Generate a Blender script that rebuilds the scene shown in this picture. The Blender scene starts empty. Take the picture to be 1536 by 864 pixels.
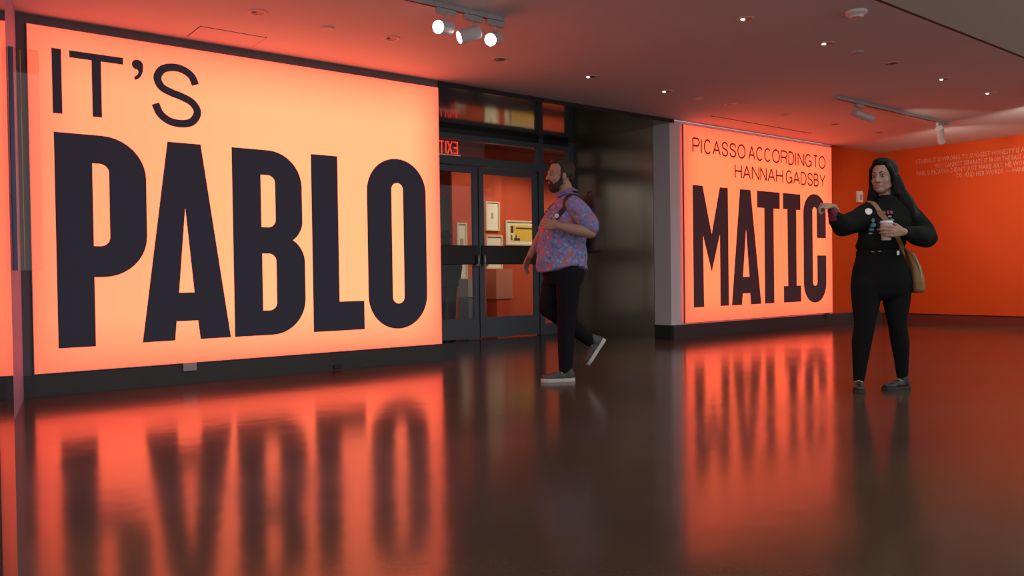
import bpy, bmesh, math, random
from mathutils import Vector, Matrix, Quaternion
random.seed(4)
S = bpy.context.scene
COL = S.collection
V = Vector

# ------------------------------------------------------------------ camera
YAW, PITCH, ROLL = 0.6691, 0.0157, -0.0139
cy, sy, cp, sp = math.cos(YAW), math.sin(YAW), math.cos(PITCH), math.sin(PITCH)
Fv = V((sy*cp, cy*cp, -sp)); Rv = V((cy, -sy, 0)); Uv = Rv.cross(Fv)
cr, sr = math.cos(ROLL), math.sin(ROLL)
R2 = Rv*cr + Uv*sr; U2 = Uv*cr - Rv*sr
cam = bpy.data.cameras.new('camera'); camo = bpy.data.objects.new('camera', cam); COL.objects.link(camo)
cam.sensor_width = 36; cam.lens = 1219.92/1536*36; cam.clip_start = .05
m = Matrix((R2, U2, -Fv)).transposed().to_4x4(); m.translation = V((0, -7.1146, .88))
camo.matrix_world = m
S.camera = camo

# ------------------------------------------------------------------ world, exposure
w = bpy.data.worlds.new('world'); S.world = w; w.use_nodes = True
w.node_tree.nodes['Background'].inputs[0].default_value = (1.0, .95, .92, 1)
w.node_tree.nodes['Background'].inputs[1].default_value = .92
S.view_settings.view_transform = 'Standard'; S.view_settings.look = 'None'
S.view_settings.exposure = 0; S.view_settings.gamma = 1; S.view_settings.use_curve_mapping = False

def spot(name, loc, target, watts, deg, blend=.6, col=(1, .86, .68), size=.04):
    l = bpy.data.lights.new(name, 'SPOT'); l.energy = watts; l.spot_size = math.radians(deg); l.spot_blend = blend
    l.color = col; l.shadow_soft_size = size
    o = bpy.data.objects.new(name, l); COL.objects.link(o); o.location = loc
    o.rotation_euler = (V(target)-V(loc)).to_track_quat('-Z', 'Y').to_euler()
    return o

# ------------------------------------------------------------------ materials
MATS = {}
def nt(name):
    m = bpy.data.materials.new(name); m.use_nodes = True
    return m, m.node_tree, m.node_tree.nodes['Principled BSDF']
def mat(name, col, rough=.5, metal=0, spec=.5, noise=0, nscale=8, bump=0, bscale=40, emit=None, estr=1, coat=0):
    if name in MATS: return MATS[name]
    m, t, b = nt(name)
    b.inputs['Base Color'].default_value = (*col, 1); b.inputs['Roughness'].default_value = rough
    b.inputs['Metallic'].default_value = metal; b.inputs['Specular IOR Level'].default_value = spec
    b.inputs['Coat Weight'].default_value = coat
    tc = t.nodes.new('ShaderNodeTexCoord')
    if noise:
        n = t.nodes.new('ShaderNodeTexNoise'); n.inputs['Scale'].default_value = nscale; n.inputs['Detail'].default_value = 4
        t.links.new(tc.outputs['Object'], n.inputs['Vector'])
        mx = t.nodes.new('ShaderNodeMix'); mx.data_type = 'RGBA'
        mx.inputs[6].default_value = (*[c*(1-noise) for c in col], 1); mx.inputs[7].default_value = (*[min(1, c*(1+noise)) for c in col], 1)
        t.links.new(n.outputs['Fac'], mx.inputs[0]); t.links.new(mx.outputs[2], b.inputs['Base Color'])
    if bump:
        n = t.nodes.new('ShaderNodeTexNoise'); n.inputs['Scale'].default_value = bscale; n.inputs['Detail'].default_value = 3
        t.links.new(tc.outputs['Object'], n.inputs['Vector'])
        bp = t.nodes.new('ShaderNodeBump'); bp.inputs['Strength'].default_value = bump; bp.inputs['Distance'].default_value = .01
        t.links.new(n.outputs['Fac'], bp.inputs['Height']); t.links.new(bp.outputs['Normal'], b.inputs['Normal'])
    if emit:
        b.inputs['Emission Color'].default_value = (*emit, 1); b.inputs['Emission Strength'].default_value = estr
    MATS[name] = m
    return m

def mat_floor():
    m, t, b = nt('polished_concrete'); N = t.nodes; L = t.links
    tc = N.new('ShaderNodeTexCoord')
    n1 = N.new('ShaderNodeTexNoise'); n1.inputs['Scale'].default_value = .7; n1.inputs['Detail'].default_value = 6
    n2 = N.new('ShaderNodeTexNoise'); n2.inputs['Scale'].default_value = 60; n2.inputs['Detail'].default_value = 4
    for n in (n1, n2): L.new(tc.outputs['Object'], n.inputs['Vector'])
    a = N.new('ShaderNodeMath'); a.operation = 'MULTIPLY_ADD'; a.inputs[1].default_value = .45; L.new(n2.outputs['Fac'], a.inputs[0]); L.new(n1.outputs['Fac'], a.inputs[2])
    cr = N.new('ShaderNodeValToRGB'); e = cr.color_ramp.elements
    e[0].position = .45; e[0].color = (.052, .036, .028, 1); e[1].position = .95; e[1].color = (.086, .061, .047, 1)
    L.new(a.outputs[0], cr.inputs[0])
    n4 = N.new('ShaderNodeTexNoise'); n4.inputs['Scale'].default_value = .45; n4.inputs['Detail'].default_value = 3; L.new(tc.outputs['Object'], n4.inputs['Vector'])
    hue = N.new('ShaderNodeValToRGB'); he = hue.color_ramp.elements; he[0].position = .38; he[0].color = (.92, .90, 1.12, 1); he[1].position = .62; he[1].color = (1.10, 1.0, .78, 1)
    L.new(n4.outputs['Fac'], hue.inputs[0]); mu = N.new('ShaderNodeMix'); mu.data_type = 'RGBA'; mu.blend_type = 'MULTIPLY'; mu.inputs[0].default_value = 1
    L.new(cr.outputs[0], mu.inputs[6]); L.new(hue.outputs[0], mu.inputs[7]); L.new(mu.outputs[2], b.inputs['Base Color'])
    mr = N.new('ShaderNodeMapRange'); mr.inputs[1].default_value = .3; mr.inputs[2].default_value = .75; mr.inputs[3].default_value = .125; mr.inputs[4].default_value = .185
    L.new(n1.outputs['Fac'], mr.inputs[0]); L.new(mr.outputs[0], b.inputs['Roughness'])
    n3 = N.new('ShaderNodeTexNoise'); n3.inputs['Scale'].default_value = 3.2; n3.inputs['Detail'].default_value = 2; L.new(tc.outputs['Object'], n3.inputs['Vector'])
    bp = N.new('ShaderNodeBump'); bp.inputs['Strength'].default_value = .13; bp.inputs['Distance'].default_value = .01
    L.new(n3.outputs['Fac'], bp.inputs['Height']); L.new(bp.outputs['Normal'], b.inputs['Normal'])
    b.inputs['IOR'].default_value = 1.30; b.inputs['Specular IOR Level'].default_value = .5
    return m
def mat_lightbox(name, centre, edge, left, right, ew):
    """backlit fabric: brighter where the LED modules are densest, falling off toward the frame"""
    m, t, b = nt(name); N = t.nodes; L = t.links
    tc = N.new('ShaderNodeTexCoord'); sx = N.new('ShaderNodeSeparateXYZ'); L.new(tc.outputs['Generated'], sx.inputs[0])
    def mth(op, a, bb=None, clamp=False):
        n = N.new('ShaderNodeMath'); n.operation = op; n.use_clamp = clamp
        for i, q in enumerate((a, bb)):
            if q is None: continue
            if isinstance(q, (int, float)): n.inputs[i].default_value = q
            else: L.new(q, n.inputs[i])
        return n.outputs[0]
    def edge_d(o, wdt):   # 0 at border, 1 inside
        d = mth('MINIMUM', o, mth('SUBTRACT', 1.0, o)); return mth('DIVIDE', d, wdt, True)
    ex = edge_d(sx.outputs['X'], ew*.6); ez = edge_d(sx.outputs['Z'], ew)
    f = mth('MULTIPLY', mth('POWER', ex, .6), mth('POWER', ez, .6))
    mx0 = N.new('ShaderNodeMix'); mx0.data_type = 'RGBA'; mx0.inputs[6].default_value = (*left, 1); mx0.inputs[7].default_value = (*right, 1)
    gx = N.new('ShaderNodeMapRange'); gx.interpolation_type = 'SMOOTHSTEP'; gx.inputs[1].default_value = .0; gx.inputs[2].default_value = .55
    L.new(sx.outputs['X'], gx.inputs[0]); L.new(gx.outputs[0], mx0.inputs[0])
    mx = N.new('ShaderNodeMix'); mx.data_type = 'RGBA'; mx.inputs[6].default_value = (*edge, 1)
    L.new(f, mx.inputs[0]); L.new(mx0.outputs[2], mx.inputs[7])
    b.inputs['Base Color'].default_value = (.5, .2, .12, 1); b.inputs['Roughness'].default_value = .8
    L.new(mx.outputs[2], b.inputs['Emission Color']); b.inputs['Emission Strength'].default_value = 1
    return m
def mat_glass(name, tint=(1, 1, 1), ior=1.5, rough=.01):
    if name in MATS: return MATS[name]
    m = bpy.data.materials.new(name); m.use_nodes = True; t = m.node_tree; N = t.nodes; L = t.links
    N.remove(N['Principled BSDF'])
    tr = N.new('ShaderNodeBsdfTransparent'); tr.inputs[0].default_value = (*tint, 1)
    gl = N.new('ShaderNodeBsdfGlossy'); gl.inputs['Roughness'].default_value = rough
    fr = N.new('ShaderNodeFresnel'); ge = N.new('ShaderNodeNewGeometry'); mr = N.new('ShaderNodeMapRange')
    mr.inputs[3].default_value = ior; mr.inputs[4].default_value = 1/ior      # both faces of the sheet reflect alike, no total internal reflection
    L.new(ge.outputs['Backfacing'], mr.inputs[0]); L.new(mr.outputs[0], fr.inputs[0])
    mx = N.new('ShaderNodeMixShader'); L.new(fr.outputs[0], mx.inputs[0]); L.new(tr.outputs[0], mx.inputs[1]); L.new(gl.outputs[0], mx.inputs[2])
    L.new(mx.outputs[0], N['Material Output'].inputs[0]); MATS[name] = m
    return m
def mat_shirt():
    m, t, b = nt('floral_shirt'); N = t.nodes; L = t.links
    tc = N.new('ShaderNodeTexCoord')
    n = N.new('ShaderNodeTexNoise'); n.inputs['Scale'].default_value = 15; n.inputs['Detail'].default_value = 5; n.inputs['Roughness'].default_value = .65
    n2 = N.new('ShaderNodeTexNoise'); n2.inputs['Scale'].default_value = 34; n2.inputs['Detail'].default_value = 3
    v = N.new('ShaderNodeTexVoronoi'); v.inputs['Scale'].default_value = 8.5; v.inputs['Randomness'].default_value = 1
    for q in (n, n2, v): L.new(tc.outputs['Object'], q.inputs['Vector'])
    r1 = N.new('ShaderNodeValToRGB'); e = r1.color_ramp.elements
    e[0].position = .32; e[0].color = (.10, .13, .34, 1); e[1].position = .62; e[1].color = (.24, .28, .55, 1)
    r1.color_ramp.elements.new(.72).color = (.48, .46, .66, 1)
    L.new(n2.outputs['Fac'], r1.inputs[0])
    r2 = N.new('ShaderNodeValToRGB'); r2.color_ramp.elements[0].position = .50; r2.color_ramp.elements[0].color = (0, 0, 0, 1)
    r2.color_ramp.elements[1].position = .60; r2.color_ramp.elements[1].color = (1, 1, 1, 1); L.new(n.outputs['Fac'], r2.inputs[0])
    mx = N.new('ShaderNodeMix'); mx.data_type = 'RGBA'; mx.inputs[7].default_value = (.36, .17, .33, 1)
    L.new(r2.outputs[0], mx.inputs[0]); L.new(r1.outputs[0], mx.inputs[6])
    r3 = N.new('ShaderNodeValToRGB'); r3.color_ramp.elements[0].position = .17; r3.color_ramp.elements[0].color = (1, 1, 1, 1)
    r3.color_ramp.elements[1].position = .30; r3.color_ramp.elements[1].color = (0, 0, 0, 1); ad = N.new('ShaderNodeMath'); ad.operation = 'MULTIPLY_ADD'; ad.inputs[1].default_value = .55; L.new(n2.outputs['Fac'], ad.inputs[0]); sb = N.new('ShaderNodeMath'); sb.operation = 'SUBTRACT'; L.new(v.outputs['Distance'], ad.inputs[2]); L.new(ad.outputs[0], sb.inputs[0]); sb.inputs[1].default_value = .22; L.new(sb.outputs[0], r3.inputs[0])
    mx2 = N.new('ShaderNodeMix'); mx2.data_type = 'RGBA'; mx2.inputs[7].default_value = (.58, .13, .08, 1)
    L.new(r3.outputs[0], mx2.inputs[0]); L.new(mx.outputs[2], mx2.inputs[6]); L.new(mx2.outputs[2], b.inputs['Base Color'])
    b.inputs['Roughness'].default_value = .85
    bp = N.new('ShaderNodeBump'); bp.inputs['Strength'].default_value = .35; bp.inputs['Distance'].default_value = .015
    n3 = N.new('ShaderNodeTexNoise'); n3.inputs['Scale'].default_value = 9; L.new(tc.outputs['Object'], n3.inputs['Vector'])
    L.new(n3.outputs['Fac'], bp.inputs['Height']); L.new(bp.outputs['Normal'], b.inputs['Normal'])
    return m

M_floor = mat_floor()
M_ceil = mat('ceiling_plaster', (.70, .72, .77), .85, noise=.04, nscale=2)
M_fascia = mat('upper_wall_paint', (.12, .068, .052), .85, noise=.04)
M_wallgrey = mat('grey_wall_paint', (.15, .15, .175), .7, noise=.05)
M_wallwhite = mat('white_return_paint', (.70, .72, .78), .6, noise=.03)
M_lighttinge = mat('light_tinged_return_paint', (.34, .36, .60), .6, noise=.03)  # white wall; lilac tinge of mixed red and cool light put into the colour
M_orange = mat('orange_wall_paint', (.60, .072, .010), .65, spec=.2, noise=.06, nscale=1.5)
M_gallery_red = mat('gallery_red_paint', (.58, .072, .022), .75, noise=.05)
M_gallery_grey = mat('gallery_grey_paint', (.13, .135, .14), .75, noise=.05)
M_base = mat('dark_base', (.045, .047, .052), .5, noise=.15)
M_base_red = mat('maroon_base', (.14, .022, .016), .5, noise=.1)
M_bronze = mat('dark_polished_metal', (.33, .28, .205), .24, metal=.85, noise=.15, nscale=3)
M_bronze_c = mat('dark_mirror_ceiling', (.17, .155, .14), .1, metal=.9, noise=.05)
M_frame = mat('slate_aluminium', (.11, .135, .17), .45, metal=.2)
M_black = mat('black_metal', (.012, .011, .011), .45)
M_chrome = mat('chrome', (.72, .72, .74), .35, metal=.35)
M_glass = mat_glass('clear_glass', (.95, .96, .96), 1.28)
M_glassdark = mat_glass('lobby_glass', (.55, .52, .52), 1.6, .03)
M_acryl = mat_glass('acrylic', (.93, .88, .86), 1.45, .02)
M_bluegrey = mat('bluegrey_channel', (.06, .085, .16), .35, metal=.4)
M_refract = mat('edge_refraction', (.55, .34, .12), .35, metal=.7)  # golden colour painting light refracted at the acrylic edge
M_lbframe = mat('lightbox_aluminium', (.22, .21, .22), .45, metal=.5)
M_ink1 = mat('navy_black_ink', (.020, .024, .040), .75, emit=(.010, .010, .016), estr=1)
M_ink2 = mat('maroon_black_ink', (.026, .018, .024), .75, emit=(.026, .008, .010), estr=1)
M_ink3 = mat('thin_maroon_ink', (.05, .015, .015), .75, emit=(.11, .008, .006), estr=1)
M_fab1 = mat_lightbox('backlit_fabric_large', None or (4, .5, .2), (2.3, .17, .09), (3.4, .37, .165), (3.5, .50, .215), .16)
M_fab2 = mat_lightbox('backlit_fabric_second', (3, .27, .1), (1.8, .13, .065), (2.6, .27, .10), (2.6, .25, .09), .16)
M_trackgrey = mat('track_grey', (.42, .42, .44), .45)
M_headwhite = mat('spot_white', (.60, .60, .64), .4)
M_lens = mat('lit_lens', (.8, .8, .8), .4, emit=(1, .95, .88), estr=6)
M_lensoff = mat('dim_lens', (.35, .33, .3), .3)
M_dlring = mat('downlight_trim', (.62, .58, .56), .5)
M_dlcone = mat('downlight_cone', (.05, .045, .045), .35)
M_dllamp = mat('downlight_lamp', (.8, .8, .8), .4, emit=(1, .9, .78), estr=5)
M_white = mat('white_plastic', (.75, .74, .74), .45)
M_darkgap = mat('dark_gap', (.03, .025, .025), .8)
M_frameW = mat('pale_wood_frame', (.72, .56, .38), .5, noise=.1)
M_mat = mat('picture_mount', (.80, .72, .58), .8)
M_print = mat('print_sepia', (.46, .33, .19), .8, noise=.3, nscale=14)
M_yellow = mat('print_yellow', (.80, .50, .06), .8, noise=.15, nscale=9)
M_inkp = mat('print_black', (.04, .035, .03), .8)
M_exit = mat('exit_red', (.5, .02, .01), .5, emit=(1, .03, .012), estr=1.5)
M_quote = mat('pale_quote_vinyl', (.62, .27, .20), .7)
M_plinth = mat('shelf_pink', (.62, .20, .12), .7)

# ------------------------------------------------------------------ mesh helpers
def meshobj(name, bm, material, parent=None, smooth=False):
    me = bpy.data.meshes.new(name); bm.normal_update(); bm.to_mesh(me); bm.free()
    if material: me.materials.append(material)
    if smooth:
        for p in me.polygons: p.use_smooth = True
    o = bpy.data.objects.new(name, me); COL.objects.link(o)
    if parent: o.parent = parent
    return o
def addbox(bm, x0, x1, y0, y1, z0, z1, bev=0, M=None):
    r = bmesh.ops.create_cube(bm, size=1); vs = r['verts']
    bmesh.ops.scale(bm, vec=(x1-x0, y1-y0, z1-z0), verts=vs)
    bmesh.ops.translate(bm, vec=((x0+x1)/2, (y0+y1)/2, (z0+z1)/2), verts=vs)
    if bev:
        es = {e for v in vs for e in v.link_edges}
        r = bmesh.ops.bevel(bm, geom=list(es), offset=bev, segments=2, affect='EDGES', profile=.5)
        vs = list({v for f in r['faces'] for v in f.verts} | {v for v in vs if v.is_valid})
    if M is not None: bmesh.ops.transform(bm, matrix=M, verts=vs)
    return vs
def box(name, ext, material, parent=None, bev=.0, M=None):
    bm = bmesh.new(); addbox(bm, *ext, bev=bev, M=M); return meshobj(name, bm, material, parent)
def basis(d, up=V((0, 0, 1))):
    d = V(d).normalized(); up = V(up)
    s = d.cross(up)
    if s.length < 1e-4: s = d.cross(V((1, 0, 0)))
    s.normalize(); return d, s, s.cross(d)
def addcap(bm, a, b, ra, rb, seg=12, hemi=4):
    """tapered capsule"""
    a, b = V(a), V(b); d, s, u = basis(b-a if (b-a).length > 1e-6 else V((0, 0, 1)))
    rings = []
    prof = [(a - d*ra*math.cos(t), ra*math.sin(t)) for t in [math.pi/2*i/hemi for i in range(1, hemi+1)]]
    prof += [(b + d*rb*math.sin(t), rb*math.cos(t)) for t in [math.pi/2*i/hemi for i in range(0, hemi)]]
    for c, r in prof:
        rings.append([bm.verts.new(c + (s*math.cos(2*math.pi*k/seg)+u*math.sin(2*math.pi*k/seg))*r) for k in range(seg)])
    p0 = bm.verts.new(a - d*ra); p1 = bm.verts.new(b + d*rb)
    for i in range(len(rings)-1):
        for k in range(seg): bm.faces.new((rings[i][k], rings[i][(k+1) % seg], rings[i+1][(k+1) % seg], rings[i+1][k]))
    for k in range(seg):
        bm.faces.new((p0, rings[0][(k+1) % seg], rings[0][k])); bm.faces.new((p1, rings[-1][k], rings[-1][(k+1) % seg]))
def chain(bm, pts):
    for (a, ra), (b, rb) in zip(pts, pts[1:]): addcap(bm, a, b, ra, rb)
def addell(bm, c, r, ax=None, seg=20):
    """ellipsoid; ax = three axes"""
    ret = bmesh.ops.create_uvsphere(bm, u_segments=seg, v_segments=seg//2+2, radius=1)
    if ax is None: ax = (V((1, 0, 0)), V((0, 1, 0)), V((0, 0, 1)))
    Mx = Matrix([[ax[j][i]*r[j] for j in range(3)] for i in range(3)]).to_4x4(); Mx.translation = V(c)
    bmesh.ops.transform(bm, matrix=Mx, verts=ret['verts'])
def addloft(bm, rings, seg=28, cap=True):
    """rings: list of (centre, axisA*ra, axisB*rb, squareness)"""
    R = []
    for c, A, B, e in rings:
        row = []
        for k in range(seg):
            t = 2*math.pi*k/seg; x, y = math.cos(t), math.sin(t)
            x = math.copysign(abs(x)**e, x); y = math.copysign(abs(y)**e, y)
            row.append(bm.verts.new(V(c)+V(A)*x+V(B)*y))
        R.append(row)
    for i in range(len(R)-1):
        for k in range(seg): bm.faces.new((R[i][k], R[i][(k+1) % seg], R[i+1][(k+1) % seg], R[i+1][k]))
    if cap:
        bm.faces.new(list(reversed(R[0]))); bm.faces.new(R[-1])
    return R
def addtube(bm, pts, r, seg=8):
    chain(bm, [(p, r) for p in pts])
def cyl(bm, a, b, ra, rb=None, seg=24, cap=True):
    rb = ra if rb is None else rb
    d, s, u = basis(V(b)-V(a)); addloft(bm, [(V(a), s*ra, u*ra, 1), (V(b), s*rb, u*rb, 1)], seg, cap)
    bmesh.ops.recalc_face_normals(bm, faces=bm.faces[:])
def remesh(name, bm, voxel, material, parent=None, smooth=4, fac=.5):
    bmesh.ops.recalc_face_normals(bm, faces=bm.faces[:])
    o = meshobj(name, bm, None)
    md = o.modifiers.new('r', 'REMESH'); md.mode = 'VOXEL'; md.voxel_size = voxel; md.use_smooth_shade = True
    if smooth: ms = o.modifiers.new('s', 'SMOOTH'); ms.iterations = smooth; ms.factor = fac
    dg = bpy.context.evaluated_depsgraph_get()
    me = bpy.data.meshes.new_from_object(o.evaluated_get(dg)); me.name = name
    old = o.data; o.modifiers.clear(); o.data = me; bpy.data.meshes.remove(old)
    me.materials.clear(); me.materials.append(material)
    for p in me.polygons: p.use_smooth = True
    if parent: o.parent = parent
    return o
def ribbon(bm, pts, widths, normals, th=.004):
    """flat strap with thickness along a path"""
    pts = [V(p) for p in pts]; n = len(pts); R = []
    for i, p in enumerate(pts):
        t = (pts[min(i+1, n-1)]-pts[max(i-1, 0)]).normalized(); nn = V(normals[i] if isinstance(normals, list) else normals).normalized()
        s = t.cross(nn).normalized(); nn = s.cross(t).normalized(); wd = (widths[i] if isinstance(widths, list) else widths)/2
        R.append([bm.verts.new(q) for q in (p+s*wd+nn*th/2, p-s*wd+nn*th/2, p-s*wd-nn*th/2, p+s*wd-nn*th/2)])
    for i in range(n-1):
        for k in range(4): bm.faces.new((R[i][k], R[i][(k+1) % 4], R[i+1][(k+1) % 4], R[i+1][k]))
    bm.faces.new(R[0]); bm.faces.new(list(reversed(R[-1])))
    bmesh.ops.recalc_face_normals(bm, faces=bm.faces[:])
def catmull(P, n=8):
    P = [V(p) for p in P]; out = []
    for i in range(len(P)-1):
        p0 = P[i-1] if i else P[0]*2-P[1]; p1, p2 = P[i], P[i+1]; p3 = P[i+2] if i+2 < len(P) else P[-1]*2-P[-2]
        for k in range(n):
            t = k/n; out.append(.5*((2*p1)+(p2-p0)*t+(2*p0-5*p1+4*p2-p3)*t*t+(3*p1-p0-3*p2+p3)*t**3))
    out.append(P[-1]); return out
def empty(name, loc=(0, 0, 0), rz=0):
    o = bpy.data.objects.new(name, None); COL.objects.link(o); o.location = loc; o.rotation_euler = (0, 0, rz); o.empty_display_size = .1
    return o
def tag(o, label, cat=None, group=None, kind=None):
    o['label'] = label
    if cat: o['category'] = cat
    if group: o['group'] = group
    if kind: o['kind'] = kind
    return o
def struct(name, ext, material, label, cat, parent=None, bev=0, M=None):
    return tag(box(name, ext, material, parent, bev, M), label, cat, kind='structure')

# ------------------------------------------------------------------ setting
CZ = 2.911; XR = 13.7955; DY = 2.0; RX = 8.40; RC = 2.865
struct('floor', (-6, 16, -12, 9, -.1, 0), M_floor, 'dark brown polished concrete floor mirroring the glowing signs', 'floor')
struct('ceiling', (-3, 15.5, -4.0, .02, CZ, CZ+.12), M_ceil, 'plain pale plaster ceiling with downlights, washed orange near the signs', 'ceiling')
struct('wall_upper', (-6, 15.5, -4.03, -4.0005, CZ, 5.2), M_fascia, 'dim grey upper wall rising above the front edge of the ceiling', 'wall')
# long wall with the signs: left stretch, right stretch
struct('wall_back_left', (.55, 4.687, .012, .32, .165, CZ), M_wallgrey, 'grey wall stretch framing the larger glowing sign', 'wall')
struct('baseboard_left', (.55, 4.695, -.01, .32, 0, .165), M_base, 'dark grey plinth under the larger glowing sign', 'plinth')
struct('wall_back_right', (8.339, 12.26, .03, .32, .185, CZ), M_wallwhite, 'pale wall end framing the second glowing sign', 'wall')
struct('baseboard_right', (8.345, XR, -.004, .32, 0, .185), M_base, 'dark grey plinth under the second glowing sign and orange wall', 'plinth')
struct('wall_back_orange', (12.2605, XR, .0, .32, .185, CZ), M_orange, 'short orange wall stretch beside the second glowing sign', 'wall')
wr = struct('wall_right', (XR, XR+.25, -7.5, .32, .1447, CZ), M_orange, 'wide orange end wall bearing a small pale quotation', 'wall')
struct('baseboard_end', (XR+.012, XR+.25, -7.5, -.004, 0, .1447), M_base_red, 'dark maroon recessed base along the orange end wall', 'baseboard')
struct('trim_1', (XR-.012, XR, -7.5, -.0, .1447, .525), M_orange, 'low orange band standing slightly proud of the end wall', 'trim')
# left return wall, slightly splayed
def splay(p0, p1, th):
    d = (V(p1)-V(p0)); ang = math.atan2(d.y, d.x); return Matrix.Translation(V((p0[0], p0[1], 0))) @ Matrix.Rotation(ang, 4, 'Z'), d.length
Msp, Lsp = splay((.657, -1.392, 0), (.905, .0, 0), .2)
struct('wall_left', (0, Lsp, 0, .12, 0, CZ), M_lighttinge, 'narrow white return wall at the left edge, lilac tinge of the light in its paint colour', 'wall', M=Msp)
# recess
struct('wall_recess_left', (4.50, 4.69, .33, DY+.1, 0, CZ), M_bronze, 'dark polished metal side of the entrance recess behind the larger sign', 'wall')
struct('wall_recess_right', (RX, RX+.15, .325, DY+.1, 0, CZ), M_bronze, 'dark polished metal wall lining the right of the entrance recess', 'wall')
struct('trim_2', (8.341, RX+.0, .045, .33, 0, CZ), M_black, 'thin dark metal corner edging of the entrance recess', 'trim')
struct('ceiling_recess', (4.69, RX, .0, DY+.1, RC, CZ-.001), M_bronze_c, 'dark mirror-polished soffit over the glass doors', 'ceiling')

struct('trim_3', (4.69, 8.339, -.006, -.0005, RC-.004, CZ-.001), M_black, 'thin black edge strip along the front of the dark soffit', 'trim')
# entrance glazing: posts and rails
fr = empty('window_1', (0, DY, 0)); tag(fr, 'slate aluminium entrance frame with glazed transoms and side panes', 'window frame', kind='structure')
ft, fb = -.05, .05
for a, b in ((4.69, 4.76), (5.50, 5.59), (7.70, 7.79), (8.29, RX)): box('post', (a, b, ft, fb, 0, RC), M_frame, fr, .004)
for a, b in ((4.76, 5.50), (5.59, 7.70), (7.79, 8.29)):
    box('head_rail', (a, b, ft, fb, 2.725, 2.80), M_frame, fr, .004); box('head_filler', (a, b, -.03, .03, 2.80, RC), M_black, fr)
    box('transom_rail', (a, b, ft, fb, 2.385, 2.50), M_frame, fr, .004)
    box('pane', (a, b, -.006, .006, 2.50, 2.725), M_glass, fr)
for a, b in ((4.76, 5.50), (7.79, 8.29)):
    box('bottom_rail', (a, b, ft, fb, 0, .16), M_frame, fr, .004)
    box('pane', (a, b, -.006, .006, .16, 2.385), M_glass, fr)
def door(n, x0, x1, meet_right, label):
    d = empty('door_%d' % n, (x0, DY, 0)); tag(d, label, 'door', kind='structure'); W = x1-x0
    st = .085
    box('stile', (0, st, -.022, .022, .015, 2.375), M_frame, d, .004); box('stile', (W-st, W, -.022, .022, .015, 2.375), M_frame, d, .004)
    box('top_rail', (st, W-st, -.022, .022, 2.29, 2.375), M_frame, d, .004); box('bottom_rail', (st, W-st, -.022, .022, .015, .30), M_frame, d, .004)
    box('pane', (st, W-st, -.005, .005, .30, 2.29), M_glass, d)
    box('push_bar', (.03, W-.03, -.045, -.0225, 1.035, 1.295), M_black, d, .006)
    hx = W-.045 if meet_right else .045
    bm = bmesh.new(); cyl(bm, (hx, -.085, 1.02), (hx, -.085, 1.16), .014)
    h = meshobj('handle', bm, M_chrome, d, True); h['label'] = 'short chrome pull handle'
    bm = bmesh.new(); sgn = -1 if meet_right else 1
    cyl(bm, (hx+sgn*.05, -.085, 1.025), (hx-sgn*.028, -.085, 1.025), .011)
    cyl(bm, (hx, -.023, 1.04), (hx, -.09, 1.04), .01)
    meshobj('lever', bm, M_chrome, d, True)
    return d
door(1, 5.595, 6.612, True, 'left glazed entrance door leaf, partly hidden by the larger sign')
door(2, 6.628, 7.695, False, 'right glazed entrance door leaf beside the walking man')

# gallery beyond the doors
struct('wall_gallery_back', (8.60, 14.5, 5.35, 5.55, 0, 3.6), M_gallery_red, 'red gallery wall seen through the right door', 'wall')
struct('wall_gallery_left', (3.0, 8.42, 5.35, 5.55, 0, 2.38), M_gallery_grey, 'grey gallery partition seen through the left door', 'wall')
struct('wall_gallery_far', (2.0, 14.5, 7.4, 7.6, 0, 3.6), M_gallery_red, 'distant red gallery wall above the grey partition', 'wall')
struct('ceiling_gallery', (2, 14.5, DY+.101, 8.5, 3.3, 3.4), mat('gallery_ceiling', (.30, .12, .08), .8), 'gallery ceiling beyond the doors', 'ceiling')
struct('wall_gallery_right', (14.3, 14.5, .33, 5.349, 0, 3.299), M_gallery_red, 'far right red wall inside the gallery', 'wall')
struct('wall_gallery_lintel', (4.5, RX+.15, DY+.101, DY+.2, 2.80, 3.3), M_gallery_grey, 'wall above the doors on the gallery side', 'wall')

def picture(x0, x1, z0, z1, y, label, fw=.03, prt='sepia', group='framed works in the gallery'):
    p = empty('framed_print', ((x0+x1)/2, y, z0)); tag(p, label, 'picture', group)
    W = (x1-x0)/2; H = z1-z0
    for e in ((-W, -W+fw, 0, H), (W-fw, W, 0, H), (-W+fw, W-fw, 0, fw), (-W+fw, W-fw, H-fw, H)):
        box('frame_rail', (e[0], e[1], -.045, 0, e[2], e[3]), M_frameW, p, .003)
    box('mount', (-W+fw, W-fw, -.02, -.004, fw, H-fw), M_mat, p)
    iw, ih = W-fw-.06*(2*W)/.3*.5, H
    if prt == 'sepia':
        box('print', (-W*.35, W*.35, -.024, -.0201, H*.25, H*.72), M_print, p)
    elif prt == 'small':
        box('print', (-W*.14, W*.14, -.024, -.0201, H*.42, H*.62), M_print, p)
    elif prt == 'yellow':
        q = box('print', (-W*.72, W*.92, -.024, -.0201, H*.18, H*.80), M_yellow, p); q['label'] = 'yellow print with black marks'
        bm = bmesh.new()
        for (a, b, c, d2) in ((-.70, -.56, .50, .78), (-.42, .85, .66, .72), (-.68, -.62, .22, .42), (-.52, -.2, .2, .3), (-.45, -.38, .3, .42)):
            addbox(bm, a*W, b*W, -.0265, -.0241, c*H, d2*H)
        meshobj('ink_shapes', bm, M_inkp, q)
        box('white_patch', (-.68*W, -.5*W, -.0262, -.0241, .3*H, .48*H), M_mat, q)
    elif prt == 'bars':
        for k in range(3): box('print', (-W*.7, W*.7, -.024, -.0201, H*(.2+.2*k), H*(.3+.2*k)), M_print, p)
    return p
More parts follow.
